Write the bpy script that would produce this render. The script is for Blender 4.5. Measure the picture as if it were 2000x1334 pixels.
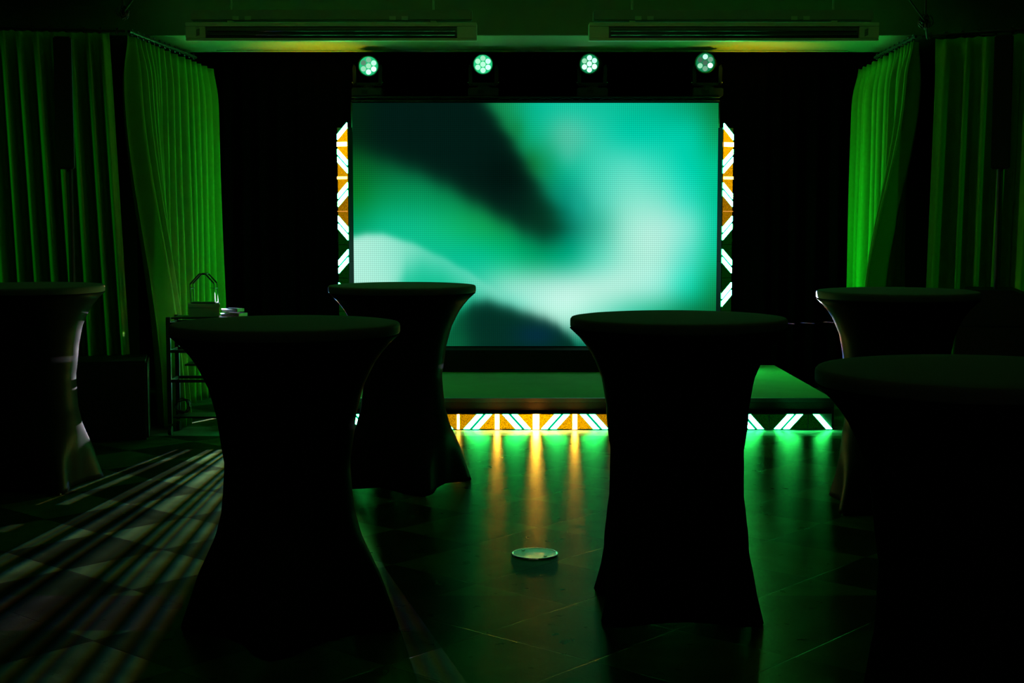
import bpy, bmesh, math, random
from mathutils import Vector, Matrix
PI = math.pi
random.seed(7)
sc = bpy.context.scene
for o in list(bpy.data.objects):
    bpy.data.objects.remove(o)
C = sc.collection

# ---------------------------------------------------------------- camera
cam_d = bpy.data.cameras.new('camera')
cam = bpy.data.objects.new('camera', cam_d); C.objects.link(cam)
cam_d.sensor_fit = 'HORIZONTAL'; cam_d.sensor_width = 36.0
cam_d.lens = 2778.0 / 2000.0 * 36.0
cam.location = (0, 0, 1.47)
cam.rotation_euler = (PI / 2 - math.atan(244.0 / 2778.0), 0, 0)
cam_d.clip_start = 0.05
sc.camera = cam

# ---------------------------------------------------------------- world and exposure
w = bpy.data.worlds.new('world'); sc.world = w; w.use_nodes = True
w.node_tree.nodes['Background'].inputs[0].default_value = (0.0, 0.02, 0.004, 1)
w.node_tree.nodes['Background'].inputs[1].default_value = 0.0
sc.view_settings.view_transform = 'Standard'
sc.view_settings.look = 'None'
sc.view_settings.exposure = 0.0
sc.view_settings.gamma = 1.0
sc.view_settings.use_curve_mapping = False

# ---------------------------------------------------------------- lamps
def spot(name, loc, target, watts, color, angle, blend=0.6, radius=0.05):
    d = bpy.data.lights.new(name, 'SPOT')
    d.energy = watts; d.color = color; d.spot_size = angle; d.spot_blend = blend
    d.shadow_soft_size = radius
    o = bpy.data.objects.new(name, d); C.objects.link(o); o.location = loc
    o.rotation_euler = (Vector(target) - Vector(loc)).to_track_quat('-Z', 'Y').to_euler()
    return o
HEADS = [(-1.186, 2.706), (-0.235, 2.723), (0.658, 2.711), (1.602, 2.715)]
HEAD_Y = 11.8
HEAD_AIM = [(-0.5, 8.0, 0.6), (-0.2, 7.0, 0.9), (-0.3, 8.0, 0.4), (0.9, 8.0, 0.9)]
for (hx, hz), aim in zip(HEADS, HEAD_AIM):
    spot('moving_head_beam', (hx, HEAD_Y - 0.13, hz), (hx * 1.1, 4.0, 0.2), 2.6, (0.015, 1.0, 0.10), 1.9, 1.0, 0.07)
# green wash lamps out at the two sides of the room, in front of the drapes
spot('wash_lamp', (-5.6, 6.9, 2.75), (-3.85, 9.5, 1.5), 150, (0.01, 1.0, 0.02), 0.80, 0.9, 0.04)
spot('wash_lamp', (5.9, 6.9, 2.85), (4.05, 9.6, 1.5), 70, (0.01, 1.0, 0.02), 0.80, 0.9, 0.04)
# spots added beside the upright bars to brighten the ceiling strip and side curtains
for sx in (-1.50, 1.86):
    spot('added_amber_uplight', (sx, 11.62, 2.02), (sx * 1.08, 11.75, 2.9), 30, (1.0, 0.42, 0.0), 1.35, 1.0, 0.05)
    spot('added_green_fill', (sx * 0.97, 11.60, 0.75), (sx * 1.6, 11.3, 1.5), 4.0 if sx < 0 else 40.0, (0.0, 1.0, 0.05), 1.9, 1.0, 0.05)
    spot('added_green_fill', (sx, 11.62, 1.90), (sx, 11.3, 2.9), 12, (0.0, 1.0, 0.05), 2.5, 1.0, 0.05)
# three colour chips inside the slotted beam light at the left of the stage
BEAM = Vector((-1.68, 11.3, 0.58)); BEAM2 = Vector((1.62, 11.3, 0.52))
for dx, col, e in ((-0.00028, (1.0, 0.25, 0.12), 5200), (0.0, (0.30, 1.0, 0.25), 4000), (0.00028, (0.12, 0.25, 1.0), 5400)):
    for pos, kk in ((BEAM, 1.0), (BEAM2, 4.0)):
        d = bpy.data.lights.new('beam_chip', 'POINT'); d.energy = e * kk * 1.15; d.color = col; d.shadow_soft_size = 0.0004
        o = bpy.data.objects.new('beam_chip', d); C.objects.link(o)
        o.location = pos + Vector((dx, 0, 0))

# ---------------------------------------------------------------- materials
def mat(name, base=(0.5, 0.5, 0.5), rough=0.6, metal=0.0, spec=0.5, sheen=0.0, bump=None, var=None):
    m = bpy.data.materials.new(name); m.use_nodes = True
    nt = m.node_tree; b = nt.nodes['Principled BSDF']
    b.inputs['Base Color'].default_value = (*base, 1)
    b.inputs['Roughness'].default_value = rough
    b.inputs['Metallic'].default_value = metal
    b.inputs['Specular IOR Level'].default_value = spec
    if sheen:
        b.inputs['Sheen Weight'].default_value = sheen
        b.inputs['Sheen Roughness'].default_value = 0.4
    tc = nt.nodes.new('ShaderNodeTexCoord')
    if var:
        n = nt.nodes.new('ShaderNodeTexNoise'); n.inputs['Scale'].default_value = var[0]
        n.inputs['Detail'].default_value = 4
        nt.links.new(tc.outputs['Object'], n.inputs['Vector'])
        r = nt.nodes.new('ShaderNodeMapRange'); r.inputs['To Min'].default_value = 1 - var[1]; r.inputs['To Max'].default_value = 1 + var[1]
        nt.links.new(n.outputs['Fac'], r.inputs['Value'])
        mx = nt.nodes.new('ShaderNodeVectorMath'); mx.operation = 'SCALE'
        mx.inputs[0].default_value = base
        nt.links.new(r.outputs['Result'], mx.inputs['Scale'])
        nt.links.new(mx.outputs['Vector'], b.inputs['Base Color'])
    if bump:
        n2 = nt.nodes.new('ShaderNodeTexNoise'); n2.inputs['Scale'].default_value = bump[0]; n2.inputs['Detail'].default_value = 3
        nt.links.new(tc.outputs['Object'], n2.inputs['Vector'])
        bp = nt.nodes.new('ShaderNodeBump'); bp.inputs['Strength'].default_value = bump[1]; bp.inputs['Distance'].default_value = 0.01
        nt.links.new(n2.outputs['Fac'], bp.inputs['Height'])
        nt.links.new(bp.outputs['Normal'], b.inputs['Normal'])
    return m

def emit(name, col, strength, speckle=None):
    m = bpy.data.materials.new(name); m.use_nodes = True
    nt = m.node_tree; nt.nodes.remove(nt.nodes['Principled BSDF'])
    e = nt.nodes.new('ShaderNodeEmission')
    e.inputs['Color'].default_value = (*col, 1); e.inputs['Strength'].default_value = strength
    nt.links.new(e.outputs[0], nt.nodes['Material Output'].inputs['Surface'])
    if speckle:
        tc = nt.nodes.new('ShaderNodeTexCoord')
        v = nt.nodes.new('ShaderNodeTexVoronoi'); v.inputs['Scale'].default_value = speckle
        nt.links.new(tc.outputs['Object'], v.inputs['Vector'])
        r = nt.nodes.new('ShaderNodeMapRange'); r.inputs['From Min'].default_value = 0.0; r.inputs['From Max'].default_value = 0.7
        r.inputs['To Min'].default_value = strength * 1.9; r.inputs['To Max'].default_value = strength * 0.25
        nt.links.new(v.outputs['Distance'], r.inputs['Value'])
        nt.links.new(r.outputs['Result'], e.inputs['Strength'])
    return m

M = {}
def cloth_mat(name, base, gloss, rough):
    m = bpy.data.materials.new(name); m.use_nodes = True; nt = m.node_tree; N = nt.nodes; N.remove(N['Principled BSDF'])
    d_ = N.new('ShaderNodeBsdfDiffuse'); d_.inputs['Color'].default_value = (*base, 1)
    g_ = N.new('ShaderNodeBsdfGlossy'); g_.inputs['Roughness'].default_value = rough
    tc = N.new('ShaderNodeTexCoord'); n_ = N.new('ShaderNodeTexNoise'); n_.inputs['Scale'].default_value = 900
    b_ = N.new('ShaderNodeBump'); b_.inputs['Strength'].default_value = 0.1; b_.inputs['Distance'].default_value = 0.01
    nt.links.new(tc.outputs['Object'], n_.inputs['Vector']); nt.links.new(n_.outputs['Fac'], b_.inputs['Height'])
    nt.links.new(b_.outputs['Normal'], d_.inputs['Normal'])
    x_ = N.new('ShaderNodeMixShader'); x_.inputs[0].default_value = gloss
    nt.links.new(d_.outputs[0], x_.inputs[1]); nt.links.new(g_.outputs[0], x_.inputs[2]); nt.links.new(x_.outputs[0], N['Material Output'].inputs['Surface'])
    return m
M['cover'] = cloth_mat('black_stretch_fabric', (0.010, 0.010, 0.011), 0.003, 0.35)
M['cover_top'] = mat('black_stretch_fabric_lit_top', (0.10, 0.10, 0.10), 0.95, spec=0.05, bump=(900, 0.05))  # same cloth as the skirt; light on the tops put into a paler colour
M['drape'] = mat('black_drape_cloth', (0.0012, 0.0012, 0.0012), 1.0, spec=0.0)
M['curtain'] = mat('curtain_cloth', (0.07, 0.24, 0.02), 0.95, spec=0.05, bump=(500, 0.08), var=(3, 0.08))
M['black'] = mat('black_metal', (0.006, 0.006, 0.006), 0.45, spec=0.4)
M['matblack'] = mat('matt_black_board', (0.010, 0.008, 0.007), 0.9, spec=0.08)
M['speaker'] = mat('black_textured_paint', (0.005, 0.005, 0.005), 0.55, spec=0.2, bump=(300, 0.2))
M['grille'] = mat('black_grille_mesh', (0.004, 0.004, 0.004), 0.7, spec=0.2)
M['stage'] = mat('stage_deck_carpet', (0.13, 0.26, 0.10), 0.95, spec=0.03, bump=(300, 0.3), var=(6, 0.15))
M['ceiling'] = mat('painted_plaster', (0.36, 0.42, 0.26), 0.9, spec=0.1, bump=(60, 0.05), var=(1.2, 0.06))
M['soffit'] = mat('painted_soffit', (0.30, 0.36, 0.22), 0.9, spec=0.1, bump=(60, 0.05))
M['beam_shade'] = mat('shaded_beam_front', (0.11, 0.16, 0.08), 0.9, spec=0.05)  # shade on the beam's room-facing side, put into a darker colour
M['beamface'] = mat('painted_plaster_beam', (0.22, 0.25, 0.18), 0.9, spec=0.1, bump=(60, 0.05))
M['wall'] = mat('dark_painted_wall', (0.012, 0.012, 0.01), 0.9, spec=0.1)
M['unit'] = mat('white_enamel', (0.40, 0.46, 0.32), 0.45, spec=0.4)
M['unitdark'] = mat('smoked_reflector', (0.02, 0.025, 0.022), 0.12, spec=0.8)
M['steel'] = mat('polished_steel', (0.75, 0.75, 0.72), 0.2, metal=1.0)
M['drain'] = mat('brushed_steel_cover', (0.78, 0.88, 0.80), 0.42, metal=0.45, bump=(80, 0.15), var=(30, 0.15))
M['card'] = mat('pale_cardboard', (0.22, 0.26, 0.22), 0.6, spec=0.3)
M['cable'] = mat('black_cable_rubber', (0.012, 0.012, 0.012), 0.5)
M['glass'] = mat('lens_plate', (0.02, 0.25, 0.12), 0.1, spec=0.8)
M['green'] = emit('green_led_stripe', (0.03, 1.0, 0.20), 95.0)
M['green_dim'] = emit('green_led_haze', (0.0, 1.0, 0.40), 0.40)
M['dot_off'] = emit('unlit_cell_spill', (0.02, 1.0, 0.05), 0.028, speckle=230)

def orange(i):
    return emit('amber_cell', (1.0, 0.44, 0.0), 0.35 + 1.1 * i, speckle=230)
def tube_mat(i, k=1.0):
    return emit('amber_strobe_line', (1.0, 0.40, 0.05), (60.0 * i * i + 25 * i) * k)

# ---------------------------------------------------------------- mesh helpers
def link(name, bm, m, parent=None, smooth=False, loc=None):
    me = bpy.data.meshes.new(name)
    bmesh.ops.recalc_face_normals(bm, faces=bm.faces)
    bm.to_mesh(me); bm.free()
    if smooth:
        for p in me.polygons: p.use_smooth = True
    o = bpy.data.objects.new(name, me); C.objects.link(o)
    if m: me.materials.append(m)
    if parent: o.parent = parent
    if loc: o.location = loc
    return o
def box(bm, x0, x1, y0, y1, z0, z1, bevel=0.0, mtx=None):
    r = bmesh.ops.create_cube(bm, size=1.0)
    vs = r['verts']
    bmesh.ops.scale(bm, vec=(x1 - x0, y1 - y0, z1 - z0), verts=vs)
    bmesh.ops.translate(bm, vec=((x0 + x1) / 2, (y0 + y1) / 2, (z0 + z1) / 2), verts=vs)
    if bevel > 0:
        es = set()
        for v in vs:
            for e in v.link_edges: es.add(e)
        r2 = bmesh.ops.bevel(bm, geom=list(es), offset=bevel, segments=2, affect='EDGES')
        vs = list({v for f in r2['faces'] for v in f.verts} | {v for v in vs if v.is_valid})
    if mtx: bmesh.ops.transform(bm, matrix=mtx, verts=vs)
    return vs
def BX(*a, **k):
    bm = bmesh.new(); box(bm, *a, **k); return bm
def cyl(bm, r, h, center, axis='Z', seg=32, r2=None):
    rr = bmesh.ops.create_cone(bm, cap_ends=True, segments=seg, radius1=r, radius2=r if r2 is None else r2, depth=h)
    vs = rr['verts']
    if axis == 'Y': bmesh.ops.rotate(bm, matrix=Matrix.Rotation(PI / 2, 3, 'X'), verts=vs)
    if axis == 'X': bmesh.ops.rotate(bm, matrix=Matrix.Rotation(PI / 2, 3, 'Y'), verts=vs)
    bmesh.ops.translate(bm, vec=center, verts=vs)
    return vs
def tube(bm, pts, r, seg=8):
    pts = [Vector(p) for p in pts]; rings = []
    up = Vector((0.13, 0.31, 0.94)).normalized()
    for i, p in enumerate(pts):
        d = (pts[min(i + 1, len(pts) - 1)] - pts[max(i - 1, 0)])
        if d.length < 1e-9: d = Vector((0, 0, 1))
        d.normalize()
        a = d.cross(up)
        if a.length < 1e-3: a = d.cross(Vector((1, 0, 0)))
        a.normalize(); b = d.cross(a)
        rings.append([bm.verts.new(p + a * r * math.cos(2 * PI * k / seg) + b * r * math.sin(2 * PI * k / seg)) for k in range(seg)])
    for i in range(len(rings) - 1):
        for k in range(seg):
            bm.faces.new((rings[i][k], rings[i][(k + 1) % seg], rings[i + 1][(k + 1) % seg], rings[i + 1][k]))
    bm.faces.new(rings[0]); bm.faces.new(list(reversed(rings[-1])))
def prism(bm, poly, y0, y1):
    """poly: list of (x, z); extruded along y"""
    a = [bm.verts.new((x, y0, z)) for x, z in poly]; b = [bm.verts.new((x, y1, z)) for x, z in poly]
    n = len(poly)
    bm.faces.new(a); bm.faces.new(list(reversed(b)))
    for i in range(n): bm.faces.new((a[i], b[i], b[(i + 1) % n], a[(i + 1) % n]))
def xprism(bm, poly, x0, x1):
    """poly: list of (y, z); extruded along x"""
    a = [bm.verts.new((x0, y, z)) for y, z in poly]; b = [bm.verts.new((x1, y, z)) for y, z in poly]
    n = len(poly)
    bm.faces.new(a); bm.faces.new(list(reversed(b)))
    for i in range(n): bm.faces.new((a[i], b[i], b[(i + 1) % n], a[(i + 1) % n]))
def tag(o, label, cat, group=None):
    o['label'] = label; o['category'] = cat
    if group: o['group'] = group
    return o
def thing(name, label, cat, loc=(0, 0, 0), rz=0.0, group=None):
    o = bpy.data.objects.new(name, None); C.objects.link(o); o.empty_display_size = 0.1
    o.location = loc; o.rotation_euler = (0, 0, rz)
    return tag(o, label, cat, group)
def struct(name, bm, m, **k):
    o = link(name, bm, m, **k); o['kind'] = 'structure'; return o
def copy_tree(o, parent=None):
    c = o.copy(); C.objects.link(c)
    if parent: c.parent = parent
    for ch in [q for q in bpy.data.objects if q.parent == o]: copy_tree(ch, c)
    return c

# ================================================================= STRUCTURE
# ---- floor: polished stone squares laid on the diagonal, with a dark border band
fm = bpy.data.materials.new('stone_floor'); fm.use_nodes = True
nt = fm.node_tree; N = nt.nodes; L = nt.links; b = N['Principled BSDF']
tc = N.new('ShaderNodeTexCoord')
mp = N.new('ShaderNodeMapping'); mp.vector_type = 'POINT'
SIDE = 0.482
ang = math.radians(45 - 3.8)
# mapping: rotate then scale so that one unit = one tile
mp.inputs['Rotation'].default_value = (0, 0, ang)
mp.inputs['Scale'].default_value = (1 / SIDE, 1 / SIDE, 1)
vx, vy = 1.49, 6.74
L.new(tc.outputs['Object'], mp.inputs['Vector'])
px_ = (math.cos(ang) * vx / SIDE - math.sin(ang) * vy / SIDE); py_ = (math.sin(ang) * vx / SIDE + math.cos(ang) * vy / SIDE)
mp.inputs['Location'].default_value = (-px_ + 20, -py_ + 20, 0.5)
ck = N.new('ShaderNodeTexChecker'); ck.inputs['Scale'].default_value = 1.0
ck.inputs['Color1'].default_value = (0.010, 0.016, 0.008, 1); ck.inputs['Color2'].default_value = (0.027, 0.050, 0.021, 1)
L.new(mp.outputs['Vector'], ck.inputs['Vector'])
br = N.new('ShaderNodeTexBrick'); br.offset = 0.0; br.squash = 1.0
br.inputs['Scale'].default_value = 1.0; br.inputs['Brick Width'].default_value = 1.0; br.inputs['Row Height'].default_value = 1.0
br.inputs['Mortar Size'].default_value = 0.008; br.inputs['Mortar Smooth'].default_value = 0.4
L.new(mp.outputs['Vector'], br.inputs['Vector'])
sx = N.new('ShaderNodeSeparateXYZ'); L.new(tc.outputs['Object'], sx.inputs[0])
def band(lo, hi):
    a = N.new('ShaderNodeMath'); a.operation = 'GREATER_THAN'; a.inputs[1].default_value = lo
    c = N.new('ShaderNodeMath'); c.operation = 'LESS_THAN'; c.inputs[1].default_value = hi
    L.new(sx.outputs['Y'], a.inputs[0]); L.new(sx.outputs['Y'], c.inputs[0])
    m_ = N.new('ShaderNodeMath'); m_.operation = 'MULTIPLY'; L.new(a.outputs[0], m_.inputs[0]); L.new(c.outputs[0], m_.inputs[1])
    return m_
b1 = band(4.96, 5.43); b2 = band(9.48, 9.90)
mxa = N.new('ShaderNodeMix'); mxa.data_type = 'RGBA'; L.new(b1.outputs[0], mxa.inputs['Factor'])
L.new(ck.outputs['Color'], mxa.inputs['A']); mxa.inputs['B'].default_value = (0.018, 0.019, 0.015, 1)
mxb = N.new('ShaderNodeMix'); mxb.data_type = 'RGBA'; L.new(b2.outputs[0], mxb.inputs['Factor'])
L.new(mxa.outputs['Result'], mxb.inputs['A']); mxb.inputs['B'].default_value = (0.12, 0.125, 0.11, 1)
# marble veining and wear
nz = N.new('ShaderNodeTexNoise'); nz.inputs['Scale'].default_value = 3.0; nz.inputs['Detail'].default_value = 9; nz.inputs['Distortion'].default_value = 1.6
L.new(tc.outputs['Object'], nz.inputs['Vector'])
mr = N.new('ShaderNodeMapRange'); mr.inputs['From Min'].default_value = 0.3; mr.inputs['From Max'].default_value = 0.7
mr.inputs['To Min'].default_value = 0.62; mr.inputs['To Max'].default_value = 1.35
L.new(nz.outputs['Fac'], mr.inputs['Value'])
vm = N.new('ShaderNodeVectorMath'); vm.operation = 'SCALE'; L.new(mxb.outputs['Result'], vm.inputs[0]); L.new(mr.outputs['Result'], vm.inputs['Scale'])
inv = N.new('ShaderNodeMix'); inv.data_type = 'RGBA'; L.new(br.outputs['Fac'], inv.inputs['Factor'])
L.new(vm.outputs['Vector'], inv.inputs['A']); inv.inputs['B'].default_value = (0.012, 0.012, 0.010, 1)
L.new(inv.outputs['Result'], b.inputs['Base Color'])
rr = N.new('ShaderNodeMapRange'); rr.inputs['To Min'].default_value = 0.24; rr.inputs['To Max'].default_value = 0.34
nz2 = N.new('ShaderNodeTexNoise'); nz2.inputs['Scale'].default_value = 9.0; nz2.inputs['Detail'].default_value = 8
L.new(tc.outputs['Object'], nz2.inputs['Vector']); L.new(nz2.outputs['Fac'], rr.inputs['Value']); L.new(rr.outputs['Result'], b.inputs['Roughness'])
b.inputs['Specular IOR Level'].default_value = 0.16
mp2 = N.new('ShaderNodeMapping'); mp2.inputs['Scale'].default_value = (1.0, 1.0, 1.0); L.new(tc.outputs['Object'], mp2.inputs['Vector'])
nz3 = N.new('ShaderNodeTexNoise'); nz3.inputs['Scale'].default_value = 75; nz3.inputs['Detail'].default_value = 5; nz3.inputs['Roughness'].default_value = 0.6
L.new(mp2.outputs['Vector'], nz3.inputs['Vector'])
bp = N.new('ShaderNodeBump'); bp.inputs['Strength'].default_value = 0.22; bp.inputs['Distance'].default_value = 0.0035
L.new(nz3.outputs['Fac'], bp.inputs['Height'])
bp2 = N.new('ShaderNodeBump'); bp2.invert = True; bp2.inputs['Strength'].default_value = 0.5; bp2.inputs['Distance'].default_value = 0.003
L.new(br.outputs['Fac'], bp2.inputs['Height']); L.new(bp.outputs['Normal'], bp2.inputs['Normal'])
L.new(bp2.outputs['Normal'], b.inputs['Normal'])
dif = N.new('ShaderNodeBsdfDiffuse'); glo = N.new('ShaderNodeBsdfGlossy'); mxs = N.new('ShaderNodeMixShader')
mxs.inputs[0].default_value = 0.045
L.new(inv.outputs['Result'], dif.inputs['Color']); L.new(bp2.outputs['Normal'], dif.inputs['Normal'])
glo.distribution = 'BECKMANN'
glo.inputs['Color'].default_value = (0.80, 1.0, 0.62, 1)
L.new(rr.outputs['Result'], glo.inputs['Roughness']); L.new(bp2.outputs['Normal'], glo.inputs['Normal'])
L.new(dif.outputs[0], mxs.inputs[1]); L.new(glo.outputs[0], mxs.inputs[2]); L.new(mxs.outputs[0], N['Material Output'].inputs['Surface'])
N.remove(b)
struct('floor', BX(-7, 7, -3, 13.2, -0.1, 0.0), fm)

# ---- walls, ceiling, beam
struct('wall_left', BX(-7.1, -7.0, -3, 13.2, 0, 3.3), M['wall'])
struct('wall_right', BX(7.0, 7.1, -3, 13.2, 0, 3.3), M['wall'])
struct('wall_back', BX(-7, 7, 13.1, 13.2, 0, 3.3), M['wall'])
struct('wall_front', BX(-7, 7, -3.1, -3.0, 0, 3.3), M['wall'])
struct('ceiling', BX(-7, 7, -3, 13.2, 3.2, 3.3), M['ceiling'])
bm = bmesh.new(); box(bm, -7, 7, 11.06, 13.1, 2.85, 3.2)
o = struct('trim_1', bm, M['soffit'])
o['label'] = 'lowered ceiling strip above the stage'
struct('trim_3', BX(-6.99, 6.99, 11.035, 11.058, 2.852, 3.199), M['beam_shade'])  # thin board added to carry the shaded colour of the beam front
bm = bmesh.new(); box(bm, -2.46, 2.80, 12.01, 12.03, 2.838, 2.8495, bevel=0.002)
o = struct('trim_2', bm, M['unit'])

# ---- black drape across the back of the stage (hangs behind the video wall)
def folded_cloth(path, z0, z1, amp_top, amp_bot, pitch, seed, flare=None, ds=0.012, nz=44, lean=0.0, pinch=0.0, sharp=2.0):
    rnd = random.Random(seed)
    segs = []; tot = 0.0
    for a, c in zip(path[:-1], path[1:]):
        l = (Vector(c) - Vector(a)).length; segs.append((tot, l, Vector(a), Vector(c))); tot += l
    n = int(tot / ds)
    # irregular fold phases
    nf = max(2, int(round(tot / pitch)))
    kn = [0.0]
    for i in range(nf): kn.append(kn[-1] + (0.55 if flare and i < 6 else 1.0) * (1.0 + rnd.uniform(-0.30, 0.30)))
    kn = [k / kn[-1] * tot for k in kn]
    amps = [rnd.uniform(0.6, 1.25) for _ in kn]; ph = [rnd.uniform(-0.25, 0.25) for _ in kn]
    bm = bmesh.new(); grid = []
    for i in range(n + 1):
        s = tot * i / n
        for st, l, a, c in segs:
            if s <= st + l + 1e-6: break
        t = (s - st) / l; p = a.lerp(c, t); d = (c - a).normalized(); nrm = Vector((d.y, -d.x))
        k = 0
        while k < nf - 1 and kn[k + 1] < s: k += 1
        u = (s - kn[k]) / (kn[k + 1] - kn[k])
        col = []
        for j in range(nz + 1):
            v = j / nz; z = z1 + (z0 - z1) * v
            top = math.exp(-((z1 - z) / 0.16) ** 2)
            A = (amp_top * (1 - v) + amp_bot * v) * (amps[k] * (1 - u) + amps[k + 1] * u)
            uu = u + ph[k] * math.sin(PI * u) * v * 0.7
            wv = 0.5 - 0.5 * math.cos(2 * PI * uu)
            wv = wv ** sharp
            body = A * (wv - 0.5) * 2
            # pinch pleats in the heading
            pz = -pinch * math.exp(-((u - 0.5) / 0.13) ** 2) * 2 + pinch * 0.5
            off = body * (1 - top) + pz * top * -1
            off += 0.010 * math.sin(s * 5.1 + v * 6 + seed) * v
            x, y = p.x + nrm.x * off, p.y + nrm.y * off
            x += d.x * lean * v; y += d.y * lean * v
            if flare: 
                fx, fy = flare(s, z); x += fx; y += fy
            zz = z
            if j == 0: zz = z1 - 0.012 * math.sin(PI * u)   # heading sags between hooks
            col.append(bm.verts.new((x, y, zz)))
        grid.append(col)
    for i in range(n):
        for j in range(nz):
            bm.faces.new((grid[i][j], grid[i + 1][j], grid[i + 1][j + 1], grid[i][j + 1]))
    return bm
def cloth_object(name, bm, m, label, group=None):
    o = link(name, bm, m, smooth=True)
    so = o.modifiers.new('thickness', 'SOLIDIFY'); so.thickness = 0.004
    return tag(o, label, 'curtain', group)
cloth_object('stage_drape', folded_cloth([(-3.2, 12.15), (-0.6, 12.15)], 0.0, 2.845, 0.03, 0.05, 0.17, 3, ds=0.02, nz=12), M['drape'],
             'black cloth drape behind the stage, left of the video wall')
cloth_object('stage_drape', folded_cloth([(-0.58, 12.15), (1.12, 12.15)], 0.0, 2.845, 0.03, 0.05, 0.17, 4, ds=0.02, nz=12), M['drape'],
             'black cloth drape behind the four moving head lamps above the video wall')
cloth_object('stage_drape', folded_cloth([(1.14, 12.15), (3.3, 12.15)], 0.0, 2.845, 0.03, 0.05, 0.17, 5, ds=0.02, nz=12), M['drape'],
             'black cloth drape behind the stage, right of the video wall')

# ================================================================= SIDE CURTAINS
ZR = 2.70
def sm(x, a, b_):
    t = min(1, max(0, (x - a) / (b_ - a))); return t * t * (3 - 2 * t)
def flare_left(s, z):
    k = 1 - sm(s, 0.0, 0.75); h = sm(2.45 - z, 0, 2.45)
    return (0.26 * k * h, -0.04 * k * h)
cloth_object('side_curtain', folded_cloth([(-2.60, 9.80), (-2.50, 12.02)], 0.012, ZR, 0.065, 0.100, 0.150, 11, flare=flare_left, ds=0.008, pinch=0.022), M['curtain'],
             'green-lit pleated curtain along the left side of the stage, behind the trolley')
cloth_object('front_curtain', folded_cloth([(-4.3, 9.28), (-2.70, 9.68)], 0.02, ZR, 0.060, 0.090, 0.118, 23, ds=0.008, lean=0.10, pinch=0.022), M['curtain'],
             'pleated curtain facing the room on the left, behind the slim column speaker')
def flare_right(s, z):
    k = 1 - sm(s, 0.05, 0.42); h = sm(2.45 - z, 0, 1.6)
    return (-0.24 * k * h, -0.03 * k * h)
cloth_object('side_curtain', folded_cloth([(2.82, 10.08), (2.91, 12.04)], 0.012, ZR, 0.060, 0.090, 0.150, 31, flare=flare_right, ds=0.008, pinch=0.022), M['curtain'],
             'green-lit pleated curtain along the right side of the stage, near edge pulled inwards')
cloth_object('front_curtain', folded_cloth([(2.92, 9.96), (3.42, 9.66), (4.3, 9.43)], 0.02, ZR - 0.006, 0.060, 0.090, 0.150, 42, ds=0.008, lean=-0.05, pinch=0.022), M['curtain'],
             'pleated curtain facing the room on the right, behind the slim column speaker')
def rail(path, label, pitch=0.108):
    bm = bmesh.new(); tube(bm, [(x, y, ZR + 0.022) for x, y in path], 0.011)
    o = link('curtain_rail', bm, M['black']); tag(o, label, 'curtain rail')
    tot = 0
    for a, c in zip(path[:-1], path[1:]):
        a = Vector(a); c = Vector(c); l = (c - a).length; k = int(l / pitch)
        for i in range(k):
            p = a.lerp(c, (i + 0.5) / k)
            bm = bmesh.new()
            rr_ = [(p.x + 0.0, p.y + 0.022 * math.cos(t), ZR + 0.022 + 0.022 * math.sin(t)) for t in [2 * PI * q / 10 for q in range(11)]]
            tube(bm, rr_, 0.005, 5)
            box(bm, p.x - 0.009, p.x + 0.009, p.y - 0.008, p.y + 0.008, ZR + 0.002, ZR + 0.02)
            g = link('glider', bm, M['black'], o)
    return o
rail([(-4.3, 9.36), (-2.62, 9.78)], 'black curtain rail with gliders over the left front curtain')
rail([(-2.60, 9.80), (-2.50, 11.40)], 'black curtain rail running back over the left side curtain', 0.118)
rail([(2.86, 10.06), (3.42, 9.70), (4.3, 9.45)], 'black curtain rail with gliders over the right front curtain')
rail([(2.82, 10.08), (2.87, 11.40)], 'black curtain rail running back over the right side curtain', 0.135)

# ================================================================= STAGE
t = thing('stage', 'low grey stage platform with a black front edge under the video wall', 'stage', (0.15, 9.80, 0))
X0, X1 = -1.99 - 0.15, 2.235 - 0.15
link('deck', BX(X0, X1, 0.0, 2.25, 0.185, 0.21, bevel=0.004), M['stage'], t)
link('front_board', BX(X0, X1, -0.006, 0.012, 0.0, 0.184), M['matblack'], t)
link('side_board', BX(X0, X0 + 0.02, 0.014, 2.22, 0.0, 0.184), M['matblack'], t)
link('side_board', BX(X1 - 0.02, X1, 0.014, 2.22, 0.0, 0.184), M['matblack'], t)
bm = bmesh.new(); xprism(bm, [(-0.007, 0.186), (-0.007, 0.214), (0.02, 0.214), (0.02, 0.2105), (-0.003, 0.2105), (-0.003, 0.186)], X0, X1)
link('edge_strip', bm, M['black'], t)

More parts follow.
